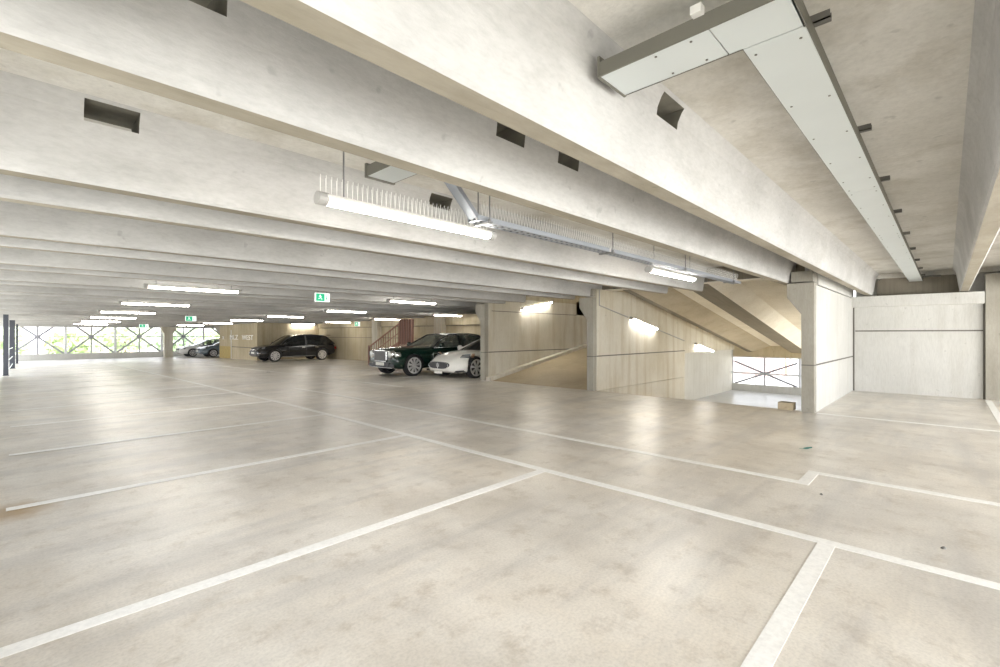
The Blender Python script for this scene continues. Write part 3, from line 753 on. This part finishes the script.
# black SUV: length 4.84, front wheel at x=-.9 from the nose; origin = nose on the floor
def suv_extra(root, hw, P):
    body_rest(root, hw, P, .50, True, .0)
    for s in (-1, 1):
        mb = MB(); mb.hexa([(-.30, s*.86, .80), (-.07, s*.60, .72), (-.09, s*.60, .80), (-.34, s*.86, .86)], [(-.42, s*.80, .80), (-.3, s*.5, .74), (-.3, s*.5, .86), (-.42, s*.80, .95)])
        mb.obj('headlamp', M['light'], root, smooth=False)
        MB().box(-.16, -.05, min(s*.55, s*.80), max(s*.55, s*.80), .40, .50).obj('air_intake', M['dark_trim'], root)
        MB().box(-.2, -.03, min(s*.50, s*.84), max(s*.50, s*.84), .52, .555).obj('running_lamp', M['chrome'], root)
    MB().box(-.10, .012, -.52, .52, .40, .68).obj('grille', M['dark_trim'], root, bevel=.02)
    MB().box(-4.55, -4.15, -.70, .70, 1.60, 1.63).obj('roof_spoiler', P['pm'], root, bevel=.01)
blk = car_mats('black_suv', (.012,.012,.014))
SUV = dict(w=1.94, r=.37, rim=.265, tw=.25, spokes=10, xf=-.95, xr=-3.88, pm=blk,
    stations=[(-4.86,.50,.98,.80,.80,.0),(-4.78,.40,1.06,.93,.86,.0),(-4.3,.28,1.08,1.0,.92,.01),(-3.3,.26,1.06,1.0,.93,.01),(-1.9,.26,1.03,.98,.92,.02),(-1.25,.26,1.00,.99,.92,.05),(-.7,.27,.97,.99,.88,.06),(-.28,.28,.90,.95,.84,.05),(-.08,.30,.80,.84,.82,.03),(.0,.36,.70,.74,.80,.0)],
    roof=[(-1.30,1.03),(-1.75,1.36),(-2.12,1.55),(-2.6,1.62),(-3.2,1.64),(-3.8,1.60),(-4.25,1.52),(-4.55,1.30),(-4.74,1.06)], roof_ends=(2,6), wb=.92, wr=.70, quarter=-4.3, bpost=-2.85, seams=(-1.75,-2.85,-3.65), handles=(-2.65,-3.5), sill=.30, seats=(-2.5,-3.5), sill_mat=M['cap'])
make_car('suv_car', (9.93, 30.17, dz(30.2)), 'black SUV parked side-on before the lettered core wall', 'car', SUV, blk, suv_extra)

# dark green saloon
def saloon_extra(root, hw, P):
    body_rest(root, hw, P, .385, True, .025)
    gr = MB(); gr.prism([(-.36,.52),(.36,.52),(.40,.58),(.40,.88),(.34,.93),(-.34,.93),(-.40,.88),(-.40,.58)], -.06, .035)
    g_ = gr.obj('grille', M['chrome'], root, bevel=.012)
    me = MB()
    for i in range(11): y = -.33+.66*i/10; me.box(.038, .046, y-.005, y+.005, .56, .89)
    me.box(.030, .040, -.375, .375, .545, .905, 1)
    me.obj('grille_mesh', [M['cap'], M['rim_back']], g_)
    wg = MB(); wg.box(-.01, .02, -.012, .012, .925, .99); wg.bar((.005,-.05,.99),(.005,.05,.99), .02, .02); wg.obj('bonnet_emblem', M['chrome'], g_)
    for s in (-1, 1):
        disc(root, 'headlamp', (-.05, s*.60, .79), .125, M['light_bright'], .07, 24, M['chrome'])
        disc(root, 'headlamp', (-.17, s*.815, .77), .085, M['light_bright'], .09, 20, M['chrome'])
        MB().box(-.14, -.01, min(s*.50, s*.80), max(s*.50, s*.80), .34, .44).obj('air_intake', M['dark_trim'], root)
        mb = MB(); mb.bar((-1.62, s*(hw+.004), .62), (-1.62, s*(hw+.004), .78), .05, .012); mb.bar((-1.62, s*(hw+.004), .80), (-3.9, s*(hw+.003), .80), .008, .012); mb.obj('side_trim', M['chrome'], root)
    MB().box(-.14, .02, -.74, .74, .31, .33).obj('bumper_trim', M['chrome'], root, bevel=.005)
    MB().box(-.06, .018, -.52, .52, .345, .50).obj('lower_intake', M['dark_trim'], root, bevel=.01)
grn = car_mats('green_saloon', (.005,.024,.016))
SAL = dict(w=1.93, r=.385, rim=.285, tw=.26, spokes=9, xf=-.80, xr=-4.07, pm=grn, pillar=M['dark_trim'], quarter_mat=M['dark_trim'],
    stations=[(-5.57,.42,.84,.78,.80,.0),(-5.45,.34,.94,.92,.84,.02),(-4.9,.26,1.00,.98,.88,.03),(-4.0,.24,1.02,1.0,.90,.02),(-2.2,.24,1.01,.99,.90,.02),(-1.5,.24,1.00,1.0,.88,.06),(-.9,.24,.98,1.0,.84,.07),(-.35,.26,.94,.98,.82,.06),(-.10,.28,.90,.93,.80,.04),(.0,.34,.82,.88,.82,.0)],
    roof=[(-1.72,1.03),(-2.15,1.28),(-2.55,1.46),(-3.0,1.50),(-3.6,1.51),(-4.15,1.46),(-4.6,1.30),(-5.0,1.05)], roof_ends=(2,5), wb=.90, wr=.70, quarter=-4.15, bpost=-3.05, seams=(-1.85,-3.05,-4.0), handles=(-2.85,-3.85), sill=.27, seats=(-2.8,-3.9), trim=M['chrome'], screen=M['glass_pale'], side_glass=M['glass_pale'], roof_mat=M['dark_trim'], sill_mat=M['chrome'])
make_car('saloon_car', (9.10, 14.68, dz(14.7)), 'dark green saloon with round headlamps and upright chrome grille', 'car', SAL, grn, saloon_extra)

# white coupe
def coupe_extra(root, hw, P):
    body_rest(root, hw, P, .17, True, .015)
    n = 24; ring = [(.50*math.copysign(abs(math.cos(2*PI*i/n))**.7, math.cos(2*PI*i/n)), .44+.115*math.copysign(abs(math.sin(2*PI*i/n))**.8, math.sin(2*PI*i/n))) for i in range(n)]
    g_ = MB().prism(ring, -.2, .030).obj('grille', M['dark_trim'], root)
    bars = MB()
    for i in range(11): y = -.40+.08*i; bars.box(.026, .036, y-.004, y+.004, .37, .51)
    bars.obj('grille_bar', M['rim_back'], g_)
    tr = MB(); tr.bar((.045,0,.33),(.045,0,.52), .02, .016)
    for s in (-1, 1): tr.bar((.045,s*.055,.42),(.045,s*.06,.50), .016, .014); tr.bar((.045,0,.39),(.045,s*.055,.42), .016, .014)
    tr.obj('trident_emblem', M['chrome'], g_)
    sr = MB()
    for a, b in zip(ring, ring[1:]+ring[:1]): sr.tube((.028, a[0], a[1]), (.028, b[0], b[1]), .009, 6)
    sr.obj('grille_surround', M['chrome'], g_)
    for s in (-1, 1):
        mb = MB(); mb.hexa([(-.36, s*.66, .70), (-.62, s*.885, .76), (-.66, s*.86, .83), (-.50, s*.62, .79)], [(-.5, s*.60, .62), (-.7, s*.80, .68), (-.7, s*.78, .78), (-.6, s*.55, .74)])
        mb.obj('headlamp', M['light'], root)
        mb = MB(); mb.hexa([(-.64, s*.905, .755), (-.78, s*.925, .775), (-.80, s*.90, .83), (-.68, s*.88, .83)], [(-.7, s*.82, .70), (-.8, s*.85, .70), (-.8, s*.82, .78), (-.72, s*.82, .78)]); mb.obj('turn_lamp', M['amber'], root)
        MB().prism([(-.55,.24),(-.12,.22),(-.14,.28),(-.55,.30)], min(s*.30,s*.84), max(s*.30,s*.84), 'y').obj('air_intake', M['dark_trim'], root)
        MB().box(-.60, -.54, min(s*(hw-.06), s*(hw+.004)), max(s*(hw-.06), s*(hw+.004)), .44, .54).obj('side_marker', M['dark_trim'], root)
wht = car_mats('white_coupe', (.90,.89,.84))
CPE = dict(pw=.2, w=1.88, r=.355, rim=.275, tw=.27, spokes=7, xf=-.88, xr=-3.82, pm=wht,
    stations=[(-4.88,.40,.80,.76,.80,.0),(-4.7,.32,.92,.90,.82,.0),(-4.2,.24,.98,.98,.86,.01),(-3.4,.20,.93,1.0,.88,.01),(-2.2,.20,.88,.97,.88,.02),(-1.5,.20,.88,1.0,.82,.05),(-1.0,.20,.85,1.0,.78,.05),(-.5,.18,.74,.97,.76,.06),(-.18,.18,.62,.84,.76,.06),(-.02,.22,.50,.60,.78,.04),(.03,.30,.42,.44,.78,.0)],
    roof=[(-1.55,.90),(-2.05,1.14),(-2.5,1.29),(-2.95,1.34),(-3.3,1.33),(-3.7,1.25),(-4.15,1.09),(-4.5,.97)], roof_ends=(2,4), wb=.86, wr=.62, quarter=-3.8, bpost=-3.05, seams=(-1.75,-3.1), handles=(-2.85,), sill=.22, seats=(-2.7,-3.4))
make_car('coupe_car', (9.80, 12.24, dz(12.2)), 'white coupe with oval dark grille parked next to the ramp wall', 'car', CPE, wht, coupe_extra)

# far grey saloon and a white one beyond it
def plain_extra(root, hw, P):
    body_rest(root, hw, P, .46, True, .0)
    MB().box(-.12, .012, -.42, .42, .56, .70).obj('grille', M['dark_trim'], root, bevel=.02)
    for s in (-1, 1):
        mb = MB(); mb.hexa([(-.36, s*.80, .64), (-.08, s*.50, .60), (-.10, s*.50, .74), (-.42, s*.80, .80)], [(-.45, s*.72, .64), (-.3, s*.45, .60), (-.3, s*.45, .74), (-.5, s*.72, .80)]); mb.obj('headlamp', M['light'], root)
gry = car_mats('grey_saloon', (.16,.20,.23)); wh2 = car_mats('far_white_car', (.82,.82,.80))
FAR = dict(w=1.82, r=.33, rim=.235, tw=.22, spokes=8, xf=-.92, xr=-3.62, pm=gry,
    stations=[(-4.62,.46,.84,.80,.80,.0),(-4.5,.36,.94,.92,.84,.0),(-3.9,.24,.97,1.0,.88,.02),(-2.4,.22,.94,.98,.90,.02),(-1.4,.22,.92,1.0,.86,.04),(-.8,.23,.87,.99,.82,.05),(-.3,.24,.76,.93,.80,.05),(-.06,.27,.66,.80,.80,.03),(.0,.34,.56,.66,.80,.0)],
    roof=[(-1.25,.95),(-1.75,1.22),(-2.2,1.40),(-2.7,1.44),(-3.2,1.40),(-3.7,1.24),(-4.2,1.0)], roof_ends=(2,4), wb=.88, wr=.68, quarter=-3.6, bpost=-2.55, seams=(-1.6,-2.55,-3.4), handles=(-2.35,-3.25), sill=.25, seats=(-2.3,-3.2), side_glass=M['glass_pale'])
make_car('saloon_car', (9.95, 42.7, dz(42.7)), 'blue-grey saloon half hidden behind the lettered core wall', 'car', FAR, gry, plain_extra)
FAR2 = dict(FAR, pm=wh2)
make_car('saloon_car', (9.15, 45.3, dz(45.3)), 'white car whose nose shows beyond the blue-grey saloon', 'car', FAR2, wh2, plain_extra)

# ------------------------------------------------------------------ litter on the deck
mb = MB(); rows = []
for i in range(8):
    t = i/7; w = .035*math.sin(PI*min(1, t*1.05)**.7)+.002; x = -.09+.18*t
    rows.append([(x, -w, .008+.03*t*t), (x, 0, .004+.02*t), (x, w, .012+.035*t)])
mb.grid(rows); mb.tube((-.16, .01, .006), (-.08, 0, .008), .003, 5)
o = mb.obj('fallen_leaf', M['leaf'], recalc=False); o.location = (6.93, 1.27, 0); o.rotation_euler = (0, 0, -.9); o.scale = (.6,.6,.6)
tag(o, 'small dark teal leaf lying alone on the pale deck', 'leaf')
def scrap(x, y, r, label):
    bm = MB(); n = 7; rr = [r*(.5+random.random()*.6) for _ in range(n)]
    pts = [(rr[i]*math.cos(2*PI*i/n), rr[i]*.6*math.sin(2*PI*i/n)) for i in range(n)]
    bm.add([(u, v, 0) for u, v in pts] + [(u*.6, v*.6, .010) for u, v in pts], [tuple(range(n))[::-1], tuple(range(n, 2*n))] + [(i, (i+1)%n, n+(i+1)%n, n+i) for i in range(n)])
    o = bm.obj('debris_scrap', M['screw']); o.location = (x, y, dz(y)); tag(o, label, 'debris')
scrap(5.05, .82, .03, 'tiny dark scrap on the deck just in front of the stepped white line')
scrap(4.35, .02, .035, 'tiny dark scrap on the deck near the right edge')
scrap(7.25, 20.2, .10, 'flat dark scrap on the deck before the black SUV')

# ------------------------------------------------------------------ outside
struct(MB().box(-160, 180, -160, 220, -3.5, -3.2).obj('ground', M['ground']))
pal = [paint('pale_foliage_%d' % i, c, .8, var=.25, scale=1.5) for i, c in enumerate(((.52,.62,.34),(.58,.66,.44),(.44,.55,.36)))]
M['bark'] = paint('bark', (.30,.24,.18), .9)
def tree(x, y, h, r, mi, label):
    root = empty('tree', (x, y, -3.2)); tag(root, label, 'tree', 'trees beyond the far facade')
    MB().tube((0,0,0), (0,0,h*.6), .22, 8, .10).obj('trunk', M['bark'], root)
    mb = MB(); rnd = random.Random(int(x*10+y))
    for i in range(420):
        a, e, q = rnd.random()*2*PI, math.asin(rnd.uniform(-1,1)), rnd.random()**.4
        c = Vector((r*q*math.cos(a)*math.cos(e), r*q*math.sin(a)*math.cos(e), h*.62 + h*.40*q*math.sin(e)))
        u = Vector((rnd.gauss(0,1), rnd.gauss(0,1), rnd.gauss(0,1))).normalized(); v = u.orthogonal().normalized(); s = .32+.25*rnd.random()
        mb.add([c-u*s, c+v*s*.6, c+u*s, c-v*s*.6], [(0,1,2,3)])
    mb.obj('crown', pal[mi], root, recalc=False)
for i, (x, y, h, r, mi, lb) in enumerate(((-1.5,66,6.2,2.6,1,'pale tree seen through the leftmost braced far opening'),(4.6,70,5.2,2.4,0,'yellow-green tree right of the leftmost braced opening'),(9.5,74,7.0,3.0,1,'tall pale tree above the orange house outside'),(15.0,72,6.0,3.0,2,'darker green tree right of the orange house outside'),(17.5,66,5.2,2.6,0,'light green tree seen left of the flared far column'),(24.0,68,5.6,2.8,1,'pale tree seen right of the flared far column'))):
    tree(x, y, h, r, mi, lb)
def house(x, y, w, d, h, roof, wallm, roofm, label):
    root = empty('house', (x, y, -3.2)); tag(root, label, 'house', 'buildings outside')
    MB().box(-w/2, w/2, -d/2, d/2, 0, h).obj('house_wall', wallm, root)
    MB().prism([(-w/2-.3, h), (w/2+.3, h), (0, h+roof)], -d/2-.3, d/2+.3, 'y').obj('house_roof', roofm, root)
    for i in range(3):
        u = -w*.32+w*.32*i
        wn = MB().box(u-.5, u+.5, -d/2-.04, -d/2+.02, h*.52, h*.8).obj('house_window', M['brace'], root)
        MB().box(u-.4, u+.4, -d/2-.06, -d/2-.03, h*.55, h*.77).obj('window_glass', M['light'], wn)
    MB().box(-w*.05-.45, -w*.05+.45, -d/2-.05, -d/2+.02, 0, 2.1).obj('house_door', M['rust'], root)
house(8.3, 86, 7, 6, 4.4, 2.0, paint('orange_brick', (.88,.70,.58), .9), paint('house_roof', (.55,.50,.48), .8), 'orange brick house seen through the second braced far opening')
house(60, 15.5, 6, 5, 2.6, .8, paint('red_brick', (.80,.60,.56), .9), paint('slate_roof', (.60,.60,.62), .8), 'red brick house seen through the lower hall opening')

# ------------------------------------------------------------------ camera
cam = bpy.data.objects.new('camera', bpy.data.cameras.new('camera')); COL.objects.link(cam)
cam.data.sensor_width = 36; cam.data.lens = 465.6/1000*36; cam.data.clip_start = .02; cam.data.clip_end = 600
cam.location = (0, 0, 1.45); cam.rotation_euler = (math.radians(90.08), 0, math.radians(43.83-90))
scn.camera = cam

# ------------------------------------------------------------------ light
w = bpy.data.worlds.new('sky'); scn.world = w; w.use_nodes = True
nt = w.node_tree; nt.nodes.clear(); out = nt.nodes.new('ShaderNodeOutputWorld'); bg = nt.nodes.new('ShaderNodeBackground')
tc = nt.nodes.new('ShaderNodeTexCoord'); sp = nt.nodes.new('ShaderNodeSeparateXYZ'); lk(nt, tc.outputs['Generated'], sp.inputs[0])
lk(nt, ramp(nt, sp.outputs['Z'], [(.0, (.96,.97,1.)), (.5, (.86,.92,1.))]), bg.inputs['Color']); bg.inputs['Strength'].default_value = 2.0
lk(nt, bg.outputs[0], out.inputs[0])
sun = bpy.data.objects.new('sun', bpy.data.lights.new('sun', 'SUN')); COL.objects.link(sun)
sun.data.energy = 4.5; sun.data.angle = .05; sun.data.color = (1,.96,.9)
sun.rotation_euler = (math.radians(-38), 0, 0)            # shines down and towards -Y... kept out of the deck by the slab
sun.rotation_euler = (math.radians(38), 0, 0)
def area(name, loc, rot, sx, sy, watts, col):
    l = bpy.data.lights.new(name, 'AREA'); l.shape = 'RECTANGLE'; l.size = sx; l.size_y = sy; l.energy = watts; l.color = col
    o = bpy.data.objects.new(name, l); COL.objects.link(o); o.location = loc; o.rotation_euler = rot; return o
area('daylight_fill_open_end', (6.5, YN-.4, 1.0), (math.radians(90), 0, 0), 15, 2.2, 330, (1,.985,.96))  # area lamp added to top up the skylight at the unseen end

# ------------------------------------------------------------------ render look
scn.view_settings.view_transform = 'Standard'; scn.view_settings.look = 'None'
scn.view_settings.exposure = 0.95; scn.view_settings.gamma = 1.0
cy = scn.cycles
cy.use_denoising = True
cy.max_bounces = 10; cy.diffuse_bounces = 6; cy.glossy_bounces = 4; cy.transmission_bounces = 4
cy.sample_clamp_indirect = 6
